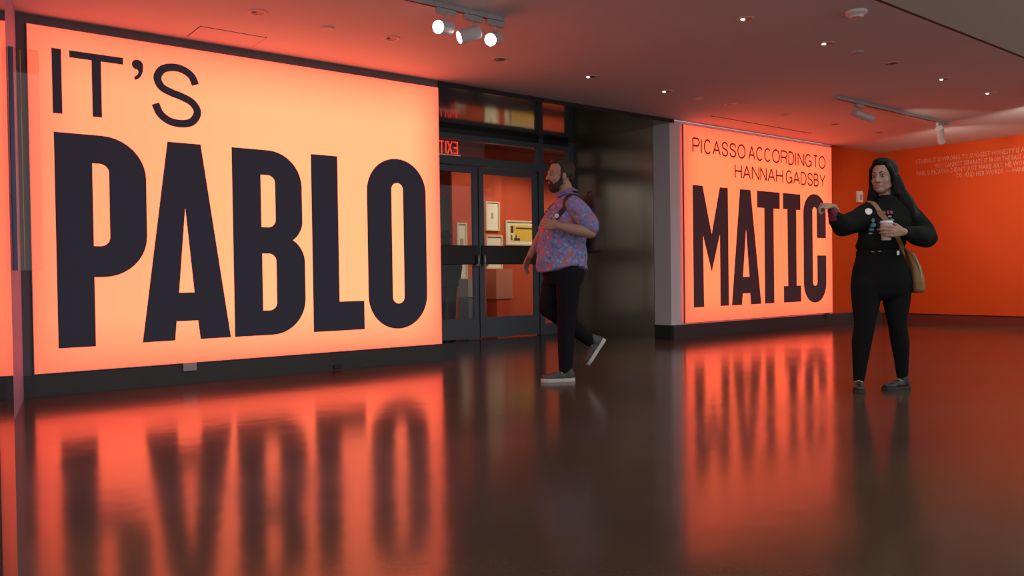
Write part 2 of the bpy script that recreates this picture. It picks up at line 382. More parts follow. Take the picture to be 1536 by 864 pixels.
picture(9.69, 10.60, 1.46, 1.95, 5.349, 'wide framed yellow poster on the red wall beyond the doors', .035, 'yellow')
picture(8.98-.02, 9.28, 1.71, 2.25, 4.999, 'upright framed small drawing hung above another frame in the gallery', .025, 'small')
picture(8.96, 9.34, 1.0, 1.63, 4.999, 'framed pale print on the pink shelf below the small drawing', .03, 'bars')
picture(8.31, 8.52+.01, .83, 1.84, 4.999, 'tall narrow framed print seen through the left door', .03, 'sepia')
p = empty('display_plinth', (9.15, 4.83, 0)); tag(p, 'pinkish display plinth under the framed pale print', 'plinth', 'display plinths in the gallery')
box('body', (-.19, .19, -.155, .16, .45, .99), M_plinth, p, .004); box('base', (-.17, .17, -.14, .15, 0, .45), M_gallery_red, p)
p = empty('display_plinth', (8.43, 4.83, 0)); tag(p, 'greyish display plinth under the tall narrow framed print', 'plinth', 'display plinths in the gallery')
box('body', (-.10, .10, -.155, .16, .5, .82), mat('plinth_grey', (.35, .27, .24), .7), p, .004); box('base', (-.09, .09, -.14, .15, 0, .5), M_gallery_grey, p)
struct('wall_gallery_panel', (8.24, 9.36, 5.0005, 5.04, .0, 3.0), M_gallery_red, 'freestanding red display panel carrying small framed works', 'wall')

# exit sign hung behind the glass, seen from its back
ex = empty('exit_sign', (6.34, 2.28, 2.545)); tag(ex, 'red glowing exit sign seen reversed through the transom', 'sign')
box('acrylic_panel', (-.19, .19, -.004, .004, .02, .22), M_acryl, ex)
box('lit_edge', (-.2, .2, -.01, .01, 0, .02), mat('lit_edge', (.8, .4, .35), .4, emit=(1, .25, .18), estr=.7), ex)
box('hanger', (-.15, .15, -.015, .015, .22, .755), M_darkgap, ex)
def exit_letter(kind, x):
    bm = bmesh.new(); y0, y1 = -.0065, -.0045; h0, h1, wd, s = .035, .205, .07, .018
    if kind == 'E':
        addbox(bm, x+wd-s, x+wd, y0, y1, h0, h1)
        for z in (h0, (h0+h1-s)/2, h1-s): addbox(bm, x, x+wd-s, y0, y1, z, z+s)
    if kind == 'I': addbox(bm, x, x+s, y0, y1, h0, h1)
    if kind == 'T':
        addbox(bm, x, x+wd, y0, y1, h1-s, h1); addbox(bm, x+wd/2-s/2, x+wd/2+s/2, y0, y1, h0, h1-s)
    if kind == 'X':
        for a in (1, -1):
            addbox(bm, -s/2, s/2, y0, y1, -.095, .095, M=Matrix.Translation((x+wd/2, 0, (h0+h1)/2)) @ Matrix.Rotation(a*.4, 4, 'Y'))
    meshobj('letter', bm, M_exit, ex)
exit_letter('T', -.15); exit_letter('I', -.055); exit_letter('X', -.015); exit_letter('E', .085)

# ------------------------------------------------------------------ lightbox signs
def rpoly(P, n=10):
    out = []; N = len(P)
    for i, p in enumerate(P):
        x, y = p[0], p[1]; r = p[2] if len(p) > 2 else 0
        if not r: out.append((x, y)); continue
        a = V((P[i-1][0], P[i-1][1])); b = V((P[(i+1) % N][0], P[(i+1) % N][1])); c = V((x, y))
        u, v_ = (a-c).normalized(), (b-c).normalized(); r = min(r, (a-c).length*.98, (b-c).length*.98)
        s, e = c+u*r, c+v_*r; k = .5523
        for j in range(n+1):
            t = j/n; q = (1-t)**3*s+3*(1-t)**2*t*(s+(c-s)*k)+3*(1-t)*t*t*(e+(c-e)*k)+t**3*e
            out.append((q.x, q.y))
    return out
def filled(name, loops, material, parent, y, ext=.001):
    cu = bpy.data.curves.new(name, 'CURVE'); cu.dimensions = '2D'; cu.fill_mode = 'BOTH'; cu.extrude = ext
    for lp in loops:
        sp_ = cu.splines.new('POLY'); sp_.points.add(len(lp)-1); sp_.use_cyclic_u = True
        for q, pt in zip(lp, sp_.points): pt.co = (q[0], q[1], 0, 1)
    o = bpy.data.objects.new(name, cu); COL.objects.link(o)
    me = bpy.data.meshes.new_from_object(o.evaluated_get(bpy.context.evaluated_depsgraph_get()))
    bpy.data.objects.remove(o); bpy.data.curves.remove(cu)
    me.transform(Matrix.Rotation(math.pi/2, 4, 'X')); me.transform(Matrix.Translation((0, y, 0)))
    me.materials.clear(); me.materials.append(material)
    o = bpy.data.objects.new(name, me); COL.objects.link(o); o.parent = parent
    return o
def strokes(name, lines, wd, material, parent, y):
    """print made of constant-width strokes in the panel plane"""
    bm = bmesh.new()
    for k, ln in enumerate(lines):
        ps = [V((p[0], y-.0004*k, p[1])) for p in ln]; L, Rr = [], []; n = len(ps)
        for i, p in enumerate(ps):
            if n > 2 and (ps[0]-ps[-1]).length < 1e-5: t = ps[(i+1) % (n-1)]-ps[(i-1) % (n-1)]
            else: t = ps[min(i+1, n-1)]-ps[max(i-1, 0)]
            t.normalize(); s = V((-t.z, 0, t.x))*wd/2
            L.append(bm.verts.new(p+s)); Rr.append(bm.verts.new(p-s))
        for i in range(n-1): bm.faces.new((L[i], Rr[i], Rr[i+1], L[i+1]))
    return meshobj(name, bm, material, parent)
def arc(cx, cy_, rx, ry, a0, a1, n=14):
    return [(cx+rx*math.cos(math.radians(a0+(a1-a0)*i/n)), cy_+ry*math.sin(math.radians(a0+(a1-a0)*i/n))) for i in range(n+1)]
def c2(P, n=5): return [(q.x, q.y) for q in catmull([V((a, b, 0)) for a, b in P], n)]
GL = {
 'P': [[(0, 0), (0, 1)], [(0, 1)]+arc(.62, .73, .38, .27, 90, -90)+[(0, .46)]],
 'I': [[(0, 0), (0, 1)]],
 'C': [arc(.5, .5, .5, .5, 42, 318, 24)],
 'A': [[(0, 0), (.5, 1)], [(.5, 1), (1, 0)], [(.17, .33), (.83, .33)]],
 'S': [c2([(.95, .72), (.86, .90), (.5, 1), (.14, .90), (.06, .74), (.2, .58), (.5, .51), (.82, .42), (.97, .26), (.85, .08), (.5, 0), (.13, .09), (.02, .29)])],
 'O': [arc(.5, .5, .5, .5, 0, 360, 28)],
 'R': [[(0, 0), (0, 1)], [(0, 1)]+arc(.6, .745, .38, .255, 90, -90)+[(0, .49)], [(.62, .49), (.9, .40), (.93, .15), (1, 0)]],
 'D': [[(0, 0), (0, 1)], [(0, 1)]+arc(.45, .5, .55, .5, 90, -90, 18)+[(0, 0)]],
 'N': [[(0, 0), (0, 1)], [(0, 1), (1, 0)], [(1, 0), (1, 1)]],
 'G': [arc(.5, .5, .5, .5, 45, 335, 24), [(1, 0), (1, .47)], [(1, .47), (.55, .47)]],
 'T': [[(0, 1), (1, 1)], [(.5, 1), (.5, 0)]],
 'H': [[(0, 0), (0, 1)], [(1, 0), (1, 1)], [(0, .52), (1, .52)]],
 'B': [[(0, 0), (0, 1)], [(0, 1)]+arc(.55, .76, .36, .24, 90, -90)+[(0, .52)], [(.5, .52)]+arc(.6, .26, .4, .26, 90, -90)+[(0, 0)]],
 'Y': [[(0, 1), (.5, .45)], [(1, 1), (.5, .45)], [(.5, .45), (.5, 0)]],
}
def lightbox(x0, z0, wd, fabric, label):
    b = empty('lightbox_sign', (x0, 0, z0)); tag(b, label, 'lightbox sign'); H = 2.668
    box('fabric_panel', (.006, wd-.006, -.012, -.004, .006, H-.006), fabric, b)['label'] = 'backlit orange fabric front'
    t = .006
    for e in ((0, t, 0, H), (wd-t, wd, 0, H), (t, wd-t, 0, t), (t, wd-t, H-t, H)):
        box('frame_rail', (e[0], e[1], -.014, .0115, e[2], e[3]), M_lbframe, b)
    return b
FY = -.0135
b1 = lightbox(.9704, .172, 3.71, M_fab1, 'larger glowing orange lightbox sign with huge black letters left of the doors')
R_ = lambda a, b, c, d: [(a, b), (c, b), (c, d), (a, d)]
def big1(loops): filled('letter', [rpoly(l) for l in loops], M_ink1, b1, FY)
big1([R_(.167, 2.005, .233, 2.505)])
big1([[(.289, 2.45), (.289, 2.505), (.676, 2.505), (.676, 2.45), (.513, 2.45), (.513, 2.007), (.445, 2.007), (.445, 2.45)]])
ap = arc(.785, 2.466, .043, .042, 0, 255, 18)
filled('apostrophe', [ap + c2([(.775, 2.432), (.79, 2.415), (.785, 2.39), (.757, 2.362)], 4) + c2([(.763, 2.338), (.80, 2.362), (.824, 2.41), (.8275, 2.45)], 4)], M_ink1, b1, FY)
strokes('letter', [c2([(1.244, 2.363), (1.215, 2.43), (1.15, 2.475), (1.07, 2.487), (.985, 2.462), (.942, 2.405), (.942, 2.355), (.975, 2.305), (1.05, 2.272), (1.12, 2.252), (1.205, 2.215), (1.25, 2.16), (1.25, 2.105), (1.205, 2.045), (1.125, 2.022), (1.03, 2.033), (.955, 2.085), (.917, 2.167)], 6)], .064, M_ink1, b1, FY)
big1([[(.17, .19), (.17, 1.862), (.835, 1.862, .33), (.83, .738, .33), (.433, .738), (.433, .19)], [(.434, 1.638), (.555, 1.638, .07), (.553, .985, .07), (.434, .985)]])
big1([[(.781, .198), (1.006, 1.861), (1.277, 1.861), (1.505, .2), (1.245, .2), (1.228, .36), (1.051, .36), (1.037, .2)], [(1.139, 1.318), (1.202, .6), (1.076, .6)]])
big1([[(1.541, .2), (1.541, 1.862), (2.185, 1.862, .32), (2.185, 1.115, .12), (2.09, 1.057), (2.203, .985, .12), (2.205, .2, .32)],
      [(1.797, 1.638), (1.93, 1.638, .07), (1.93, 1.17, .07), (1.797, 1.17)], [(1.799, .933), (1.93, .933, .07), (1.93, .422, .07), (1.799, .422)]])
big1([[(2.28, .202), (2.28, 1.862), (2.548, 1.862), (2.548, .48), (2.81, .48), (2.81, .202)]])
big1([[(2.858, .188, .335), (3.532, .188, .335), (3.532, 1.887, .335), (2.858, 1.887, .335)], [(3.13, .441, .066), (3.264, .441, .066), (3.264, 1.646, .066), (3.13, 1.646, .066)]])
box('power_tab', (1.09, 1.20, -.045, -.0145, -.062, .006), M_trackgrey, b1, .003)
box('cable_clip', (2.47, 2.55, -.03, -.0145, -.155, -.12), M_black, b1, .003)

b2 = lightbox(8.564, .202, 3.665, M_fab2, 'smaller-looking glowing orange lightbox sign between the recess and the pointing woman')
def big2(loops): filled('letter', [rpoly(l) for l in loops], M_ink2, b2, FY)
LO, HI = .207, 1.864
big2([[(.183, LO), (.183, HI), (.393, HI), (.58, 1.204), (.77, HI), (.95, HI), (.95, LO), (.762, LO), (.762, 1.21), (.575, .687), (.392, 1.19), (.402, LO)]])
big2([[(1.02, LO), (1.231, HI), (1.48, HI), (1.719, LO), (1.468, LO), (1.45, .37), (1.276, .37), (1.251, LO)], [(1.365, 1.303), (1.438, .608), (1.283, .608)]])
big2([[(1.64, HI), (2.207, HI), (2.207, 1.617), (2.047, 1.617), (2.047, LO), (1.813, LO), (1.813, 1.617), (1.64, 1.617)]])
big2([[(2.292, HI), (2.757, HI), (2.757, 1.622), (2.641, 1.622), (2.641, .457), (2.76, .457), (2.76, LO), (2.298, LO), (2.298, .457), (2.412, .457), (2.405, 1.622), (2.292, 1.622)]])
big2([[(3.476, 1.2), (3.476, 1.89, .31), (2.838, 1.89, .31), (2.838, .18, .31), (3.48, .18, .31), (3.48, .925), (3.222, .925), (3.222, .445, .062), (3.095, .445, .062), (3.09, 1.684, .06), (3.215, 1.684, .06), (3.215, 1.2)]])
def thin(seq, z0, h):
    for i, (ch, x) in enumerate(seq):
        if ch == ' ': continue
        w_ = 0 if ch == 'I' else seq[i+1][1]-x-.045
        if i+1 < len(seq) and seq[i+1][0] == ' ': w_ = seq[i+1][1]-x-.01 if ch != 'I' else 0
        strokes('letter', [[(x+.011+px*w_, z0+.011+pz*(h-.022)) for px, pz in ln] for ln in GL[ch]], .025, M_ink3, b2, FY)
thin([('P', .186), ('I', .366), ('C', .431), ('A', .617), ('S', .821), ('S', .993), ('O', 1.179), (' ', 1.358), ('A', 1.436), ('C', 1.625), ('C', 1.826), ('O', 2.022), ('R', 2.248), ('D', 2.443), ('I', 2.626), ('N', 2.694), ('G', 2.895), (' ', 3.07), ('T', 3.123), ('O', 3.281), (' ', 3.467)], 2.300, .208)
thin([('H', 1.114), ('A', 1.304), ('N', 1.514), ('N', 1.722), ('A', 1.905), ('H', 2.118), (' ', 2.29), ('G', 2.371), ('A', 2.569), ('D', 2.776), ('S', 2.956), ('B', 3.136), ('Y', 3.30), (' ', 3.467)], 2.012, .205)
box('power_tab', (3.42, 3.52, -.04, -.0145, -.05, .006), M_base, b2, .003)

# quotation on the orange end wall (pale vinyl, four lines)
def text_mesh(s, size, xs):
    cu = bpy.data.curves.new('quote', 'FONT'); cu.body = s; cu.size = size; cu.resolution_u = 1
    o = bpy.data.objects.new('quote', cu); COL.objects.link(o)
    me = bpy.data.meshes.new_from_object(o.evaluated_get(bpy.context.evaluated_depsgraph_get()))
    bpy.data.objects.remove(o); bpy.data.curves.remove(cu)
    return me
q = empty('wall_quotation', (XR-.0125+.0105, -.6, 2.34)); tag(q, 'four lines of small pale lettering on the orange end wall', 'wall text')
for s, y0, z, ln in (('I THINK IT IS WRONG TO SUGGEST HONESTY IS A CONVERSATION ABOUT', -.02, .305, 2.45), ('YOU CANNOT SEPARATE IT FROM THE PAST AND NOT LOOK AT WHAT', -.33, .2, 2.1),
                     ('PABLO PICASSO DIDN\'T JUST MAKE ART, HE WON\'T STAND ALONE AND', -.03, .105, 2.4), ('TO, AND HER WORDS. — HANNAH GADSBY', -.66, .01, 1.4)):
    me = text_mesh(s, .1, 1); xs = [v.co.x for v in me.vertices]; k = ln/(max(xs)-min(xs))
    for v in me.vertices: v.co = V((0, y0-v.co.x*k, z+v.co.y*1.08))
    me.materials.clear(); me.materials.append(M_quote)
    o = bpy.data.objects.new('text_line', me); COL.objects.link(o); o.parent = q

# small wall box
p = empty('wall_device', (13.065, 0, 2.02)); tag(p, 'small white box mounted on the orange wall left of the woman', 'wall device')
box('housing', (-.075, .075, -.05, 0, 0, .19), M_white, p, .008); box('grille', (-.035, .035, -.054, -.0505, .04, .13), mat('device_grey', (.35, .33, .34), .5), p, .001)

# ------------------------------------------------------------------ ceiling fittings
ORD = ['first', 'second', 'third', 'fourth', 'fifth', 'sixth', 'seventh', 'eighth', 'ninth']
def dl_meshes():
    bm = bmesh.new(); d, s, u = basis(V((0, 0, -1)))
    addloft(bm, [(V((0, 0, 0)), s*.075, u*.075, 1), (V((0, 0, -.006)), s*.073, u*.073, 1), (V((0, 0, -.006)), s*.052, u*.052, 1), (V((0, 0, 0)), s*.050, u*.050, 1)], 24, False)
    ring = meshobj('trim_ring', bm, M_dlring)
    bm = bmesh.new(); cyl(bm, (0, 0, -.0015), (0, 0, -.0035), .0505); cone = meshobj('reflector', bm, M_dlcone)
    bm = bmesh.new(); addell(bm, (-.022, .012, -.006), (.022, .016, .006), seg=12); lamp = meshobj('lamp', bm, M_dllamp)
    bm = bmesh.new(); addell(bm, (-.022, .012, -.006), (.018, .012, .005), seg=12); off = meshobj('lamp', bm, M_lensoff)
    return ring, cone, lamp, off
PROTO = dl_meshes()
def downlight(x, y, label, lit):
    r = empty('downlight', (x, y, CZ)); tag(r, label, 'downlight', 'recessed ceiling downlights')
    for part in (PROTO[0], PROTO[1], PROTO[2] if lit else PROTO[3]):
        c = part.copy(); COL.objects.link(c); c.parent = r
    if lit: spot('downlight_beam', (x, y, CZ-.02), (x, y, 0), lit, 75, .8, (1, .84, .66), .03)
row1 = [(2.367, 0), (3.529, 0), (4.693, 0), (5.868, 26), (7.039, 22), (8.204, 0), (9.35, 0), (10.54, 0), (11.733, 0)]
for i, (x, l) in enumerate(row1): downlight(x, -1.045, '%s downlight from the left in the ceiling row nearest the signs' % ORD[i], l)
row2 = [(5.566, 26), (6.757, 24), (7.929, 0), (9.054, 26), (10.219, 24)]
for i, (x, l) in enumerate(row2): downlight(x, -3.15, '%s downlight from the left in the ceiling row farther from the signs' % ORD[i], l)
for o in PROTO: bpy.data.objects.remove(o)
for x, y, lab in ((2.968, -.99, 'flat round sprinkler cover between two downlights above the larger sign'), (7.609, -1.03, 'flat round sprinkler cover in the ceiling in front of the recess'), (7.255, -3.167, 'flat round sprinkler cover between downlights in the farther row')):
    bm = bmesh.new(); d, s, u = basis(V((0, 0, -1)))
    addloft(bm, [(V((x, y, CZ)), s*.055, u*.055, 1), (V((x, y, CZ-.008)), s*.055, u*.055, 1), (V((x, y, CZ-.012)), s*.045, u*.045, 1)], 24)
    tag(meshobj('sprinkler_cover', bm, M_dlring), lab, 'sprinkler', 'sprinkler covers')
bm = bmesh.new(); d, s, u = basis(V((0, 0, -1))); x, y = 6.118, -3.78
addloft(bm, [(V((x, y, CZ)), s*.08, u*.08, 1), (V((x, y, CZ-.02)), s*.08, u*.08, 1), (V((x, y, CZ-.035)), s*.055, u*.055, 1), (V((x, y, CZ-.05)), s*.045, u*.045, 1)], 24)
tag(meshobj('smoke_detector', bm, M_white), 'round smoke detector near the front edge of the ceiling', 'smoke detector')
p = empty('access_panel', (2.40, -.28, CZ)); tag(p, 'flush rectangular access panel in the ceiling above the larger sign', 'access panel')
box('panel', (-.27, .27, -.165, .165, -.004, 0), M_ceil, p)
for e in ((-.276, -.27, -.171, .171), (.27, .276, -.171, .171), (-.27, .27, -.171, -.165), (-.27, .27, .165, .171)): box('seam', (*e, -.002, 0), M_darkgap, p)
tag(box('ceiling_slot', (8.6, 10.95, -.445, -.43, CZ-.003, CZ), M_darkgap), 'thin straight dark slot in the ceiling above the second sign', 'ceiling slot')

def rail(x0, x1, label):
    r = empty('track_rail', ((x0+x1)/2, -2.03, CZ)); h = (x1-x0)/2; tag(r, label, 'track rail')
    box('channel', (-h, h, -.022, .022, -.035, 0), M_trackgrey, r, .003); box('slot', (-h+.03, h-.03, -.008, .008, -.0365, -.0352), M_darkgap, r)
    box('end_cap', (h, h+.02, -.024, .024, -.037, 0), M_trackgrey, r, .003); box('end_cap', (-h-.02, -h, -.024, .024, -.037, 0), M_trackgrey, r, .003)
def head(x, aim, label, L=.19, rad=.058, lit=True, watts=0, deg=40, y=-2.03, z0=CZ-.0366, drop=.135, target=None, stem_off=0):
    r = empty('spotlight', (x, y, z0)); tag(r, label, 'spotlight', 'track spotlights')
    box('adapter', (-.085, .085, -.02, .02, -.045, 0), M_trackgrey, r, .005)
    a = V(aim).normalized()
    piv = V((stem_off, 0, -drop))
    bm = bmesh.new(); cyl(bm, (stem_off, 0, -.046), (stem_off, 0, -drop+.02), .007, seg=10); meshobj('stem', bm, M_headwhite, r, True)
    A = piv-a*L*.30; B = piv+a*L*.70
    d, s, u = basis(a); bm = bmesh.new()
    addloft(bm, [(A, s*rad*.9, u*rad*.9, 1), (A+a*.008, s*rad, u*rad, 1), (B-a*.004, s*rad, u*rad, 1), (B, s*rad*.97, u*rad*.97, 1), (B, s*rad*.9, u*rad*.9, 1), (B-a*.012, s*rad*.88, u*rad*.88, 1)], 28)
    bmesh.ops.recalc_face_normals(bm, faces=bm.faces[:])
    body = meshobj('body', bm, M_headwhite, r)
    bm = bmesh.new(); cyl(bm, B-a*.0118, B-a*.006, rad*.87, seg=28); meshobj('lens', bm, M_lens if lit else M_lensoff, r)
    if watts:
        q = V((x, y, z0))+B+a*.01; spot('spotlight_beam', q, q+a, watts, deg, .5, (1, .86, .66), .04)
rail(.9, 3.95, 'grey track rail carrying three lit spotlights over the larger sign')
tocam = V((0, -7.11, .88))-V((3.6, -2.03, 2.75))
tn = tocam.normalized(); lf = V((-.784, .62, 0))
head(3.425, tn+lf*.48+V((0, 0, .04)), 'leftmost white spotlight on the near track, lens glowing', L=.175, rad=.053, watts=10)
head(3.675, tn*.42+lf*1.0+V((0, 0, -.28)), 'middle white spotlight on the near track, aimed sideways to the left', L=.175, rad=.053, watts=10)
head(3.89, tn+lf*.38+V((0, 0, -.1)), 'rightmost white spotlight on the near track, lens glowing', L=.175, rad=.053, watts=10)
rail(8.86, 11.74, 'grey track rail with two spotlights near the orange end wall')
head(9.38, V((.93, -.1, -.12)), 'white spotlight on the far track lying nearly level', L=.34, rad=.045, lit=False, watts=55, deg=44, drop=.12)
head(11.50, V((.75, .22, -.60)), 'white spotlight at the far end of the track tilted down at the orange wall', L=.28, rad=.048, watts=42, deg=140, drop=.12)

# added unseen third track past the right edge, put in to brighten the orange wall
def added_rail(x0, x1, y, label):
    r = empty('track_rail', ((x0+x1)/2, y, CZ)); h = (x1-x0)/2; tag(r, label, 'track rail')
    box('channel', (-h, h, -.022, .022, -.035, 0), M_trackgrey, r, .003)
added_rail(10.2, 12.2, -3.6, 'added unseen grey track rail near the front edge of the ceiling, lighting the end wall')
head(10.9, V((.9, .42, -.36)), 'added unseen white spotlight on the front track aimed at the corner', L=.2, rad=.05, watts=75, deg=100, y=-3.6)
head(11.6, V((.85, .1, -.5)), 'added unseen white spotlight on the front track aimed at the end wall', L=.2, rad=.05, watts=75, deg=100, y=-3.6)
# gallery spotlights
def gspot(x, y, tgt, lab, wt):
    r = empty('gallery_spotlight', (x, y, 3.3)); tag(r, lab, 'spotlight', 'spotlights inside the gallery')
    a = (V(tgt)-V((x, y, 3.15))).normalized(); bm = bmesh.new(); cyl(bm, (0, 0, 0), (0, 0, -.1), .012, seg=10); meshobj('stem', bm, M_headwhite, r)
    bm = bmesh.new(); cyl(bm, V((0, 0, -.13))-a*.05, V((0, 0, -.13))+a*.12, .05); meshobj('body', bm, M_headwhite, r)
    bm = bmesh.new(); cyl(bm, V((0, 0, -.13))+a*.1201, V((0, 0, -.13))+a*.124, .044); meshobj('lens', bm, M_lens, r)
    qq = V((x, y, 3.17))+a*.14; spot('gallery_beam', qq, tgt, wt, 95, .7, (1, .84, .62), .05)
gspot(9.9, 3.6, (10.0, 5.35, 1.0), 'gallery spotlight lighting the yellow poster', 115)
gspot(8.3, 3.3, (8.9, 5.0, 1.5), 'gallery spotlight lighting the small framed works', 75)
gspot(11.8, 3.6, (11.9, 5.35, 1.4), 'gallery spotlight lighting the bare red wall', 110)
gspot(6.6, 5.9, (6.8, 7.4, 2.6), 'gallery spotlight lighting the distant red wall', 120)
gspot(6.6, 3.2, (7.2, 5.35, 1.2), 'gallery spotlight lighting the grey partition', 26)

# ------------------------------------------------------------------ left edge: glass leaf and acrylic blade sign
g0 = V((.243, -5.0, 0)); gd = V((-math.sin(math.radians(7.85)), -math.cos(math.radians(7.85)), 0))
Mg = Matrix.Translation(g0) @ Matrix.Rotation(math.atan2(gd.y, gd.x), 4, 'Z')
gdoor = empty('door_3'); gdoor.matrix_world = Mg; tag(gdoor, 'frameless glass leaf at the extreme left mirroring the glowing sign', 'glass door', kind='structure')
box('pane', (0, .85, -.006, .006, .012, 2.5), M_glassdark, gdoor); box('bottom_shoe', (.02, .83, -.012, .012, 0, .06), M_chrome, gdoor, .002)
p = empty('blade_sign', (.745, -1.0, .955)); tag(p, 'clear acrylic blade panel with dark blue edge on the left return wall', 'acrylic panel')
box('acrylic_sheet', (.0, .158, -.004, .004, 0, 1.44), M_acryl, p); box('mounting_channel', (-.012, .014, -.016, .016, 0, 1.44), M_bluegrey, p, .002)
box('refraction_strip', (.052, .0555, -.006, .006, .01, 1.43), M_refract, p, .001)  # thin golden bar stands in for edge refraction inside the clear sheet

# ------------------------------------------------------------------ people
from mathutils.bvhtree import BVHTree
M_skin_m = mat('skin_man', (.40, .22, .16), .55, noise=.08, nscale=20)
M_skin_w = mat('skin_woman', (.38, .23, .165), .5, noise=.06, nscale=20)
M_shirt = mat_shirt()
M_trouser = mat('black_trousers', (.010, .010, .014), .95, spec=.15, bump=.5, bscale=14)
M_hair_m = mat('dark_hair', (.018, .013, .011), .6, bump=.6, bscale=90)
M_hair_w = mat('black_hair', (.006, .0055, .006), .6, spec=.2, bump=.4, bscale=60)
M_beard = mat('dark_beard', (.035, .018, .013), .8, bump=.8, bscale=120)
M_shoe = mat('grey_shoe', (.075, .078, .085), .7, noise=.2, nscale=30)
M_sole = mat('pale_sole', (.55, .53, .50), .6)
M_shoeb = mat('black_shoe', (.02, .02, .022), .45)
M_soleb = mat('black_sole', (.022, .022, .024), .7)
M_lace = mat('khaki_lace', (.50, .44, .26), .7)
M_pack = mat('brown_backpack', (.045, .028, .024), .75, bump=.3, bscale=50, noise=.2)
M_strap = mat('dark_strap', (.03, .015, .02), .7)
M_sweat = mat('black_sweatshirt', (.010, .011, .011), .95, spec=.15, bump=.6, bscale=12)
M_jean = mat('black_jeans', (.009, .009, .010), .95, spec=.15, bump=.3, bscale=14)
M_cuff = mat('maroon_cuff', (.17, .022, .045), .8)
M_bag = mat('tan_bag', (.26, .145, .050), .6, noise=.15, nscale=6)
M_eye = mat('eye_white', (.38, .35, .33), .3)
M_iris = mat('eye_iris', (.02, .012, .01), .2)
M_lip_w = mat('lip_woman', (.40, .15, .13), .5)
M_lip_m = mat('lip_man', (.42, .17, .14), .5)
M_teal = mat('teal_print', (.10, .24, .28), .8)
M_redp = mat('red_print', (.26, .06, .07), .8)
M_greyp = mat('grey_print', (.30, .30, .31), .8)

def dirs(f):
    f = V(f).normalized(); u = V((0, 0, 1)); s = u.cross(f).normalized(); return f, s, f.cross(s)   # forward, side (own left), up
def add_head(bm, c, f, s, u, k=1.0):
    P = lambda a, b, h: V(c)+(f*a+s*b+u*h)*k
    E = lambda q, r: addell(bm, P(*q), tuple(x*k for x in r), (f, s, u), 22)
    E((-.008, 0, .03), (.098, .077, .102)); E((.028, 0, -.035), (.066, .063, .085)); E((.052, 0, -.093), (.040, .034, .028))
    for b in (-1, 1):
        E((.052, .034*b, -.028), (.034, .028, .034)); E((-.004, .078*b, -.012), (.021, .009, .034)); E((.100, .012*b, -.034), (.011, .008, .008))
        addcap(bm, P(.045, .036*b, -.080), P(-.01, .058*b, -.055), .018*k, .018*k)
    addcap(bm, P(.084, -.034, .027), P(.084, .034, .027), .013*k, .013*k)
    chain(bm, [(P(.087, 0, .022), .010*k), (P(.104, 0, -.012), .011*k), (P(.113, 0, -.032), .012*k)])
    addcap(bm, P(.088, -.015, -.062), P(.088, .015, -.062), .0085*k, .0085*k); addcap(bm, P(.086, -.012, -.072), P(.086, .012, -.072), .009*k, .009*k)
def face_parts(par, c, f, s, u, k, hairmat, lipmat):
    P = lambda a, b, h: V(c)+(f*a+s*b+u*h)*k
    for b in (-1, 1):
        bm = bmesh.new(); addell(bm, P(.083, .031*b, .004), (.010*k, .0155*k, .0085*k), (f, s, u), 14); e = meshobj('eye', bm, M_eye, par, True)
        bm = bmesh.new(); addell(bm, P(.0905, .031*b+.002, .004), (.004*k, .0065*k, .007*k), (f, s, u), 12); meshobj('iris', bm, M_iris, e, True)
        bm = bmesh.new(); chain(bm, [(P(.0955, .014*b, .029), .0033*k), (P(.0940, .030*b, .034), .0036*k), (P(.082, .047*b, .028), .0025*k)]); meshobj('eyebrow', bm, hairmat, par, True)
    bm = bmesh.new(); chain(bm, [(P(.086, -.021, -.066), .004*k), (P(.0955, -.006, -.062), .0055*k), (P(.0955, .006, -.062), .0055*k), (P(.086, .021, -.066), .004*k)])
    chain(bm, [(P(.087, -.017, -.070), .004*k), (P(.0945, 0, -.074), .006*k), (P(.087, .017, -.070), .004*k)])
    meshobj('lips', bm, lipmat, par, True)
def add_hand(bm, wr, d, n, curl, k=1.0, thumb=(.5, .7, .5), curls=None, tflip=1):
    """d toward the knuckles, n palm side; thumb on d x n side times tflip"""
    d = V(d).normalized(); n = V(n); n = (n-d*n.dot(d)).normalized(); s = d.cross(n)*tflip
    wr = V(wr); r = .0095*k
    offs = (.032, .011, -.011, -.031); lens = (.92, 1.02, .96, .76)
    for i in range(4):
        kn = wr+d*(.088-.004*abs(i-1))*k+s*offs[i]*k
        addcap(bm, wr+d*.012*k+s*offs[i]*.55*k, kn, .0155*k, .0125*k)
        c = curls[i] if curls else curl; p = kn; a = 0
        for j, seg in enumerate((.046, .028, .022)):
            a += math.radians(c*(.8 if j == 0 else 1)); dd = d*math.cos(a)+n*math.sin(a)+s*offs[i]*.8
            q = p+dd.normalized()*seg*lens[i]*k; addcap(bm, p, q, r*(1-.06*j), r*(.94-.08*j)); p = q
    addcap(bm, wr+d*.03*k+s*.012*k, wr+d*.07*k-s*.008*k, .02*k, .018*k)
    tb = wr+d*.025*k+s*.028*k; td = (d*thumb[0]+s*thumb[1]+n*thumb[2]).normalized(); t1 = tb+td*.045*k
    td2 = (td+d*.5+n*.25).normalized(); addcap(bm, wr+d*.01*k, tb, .016*k, .0145*k); addcap(bm, tb, t1, .0145*k, .011*k); addcap(bm, t1, t1+td2*.032*k, .011*k, .0085*k)
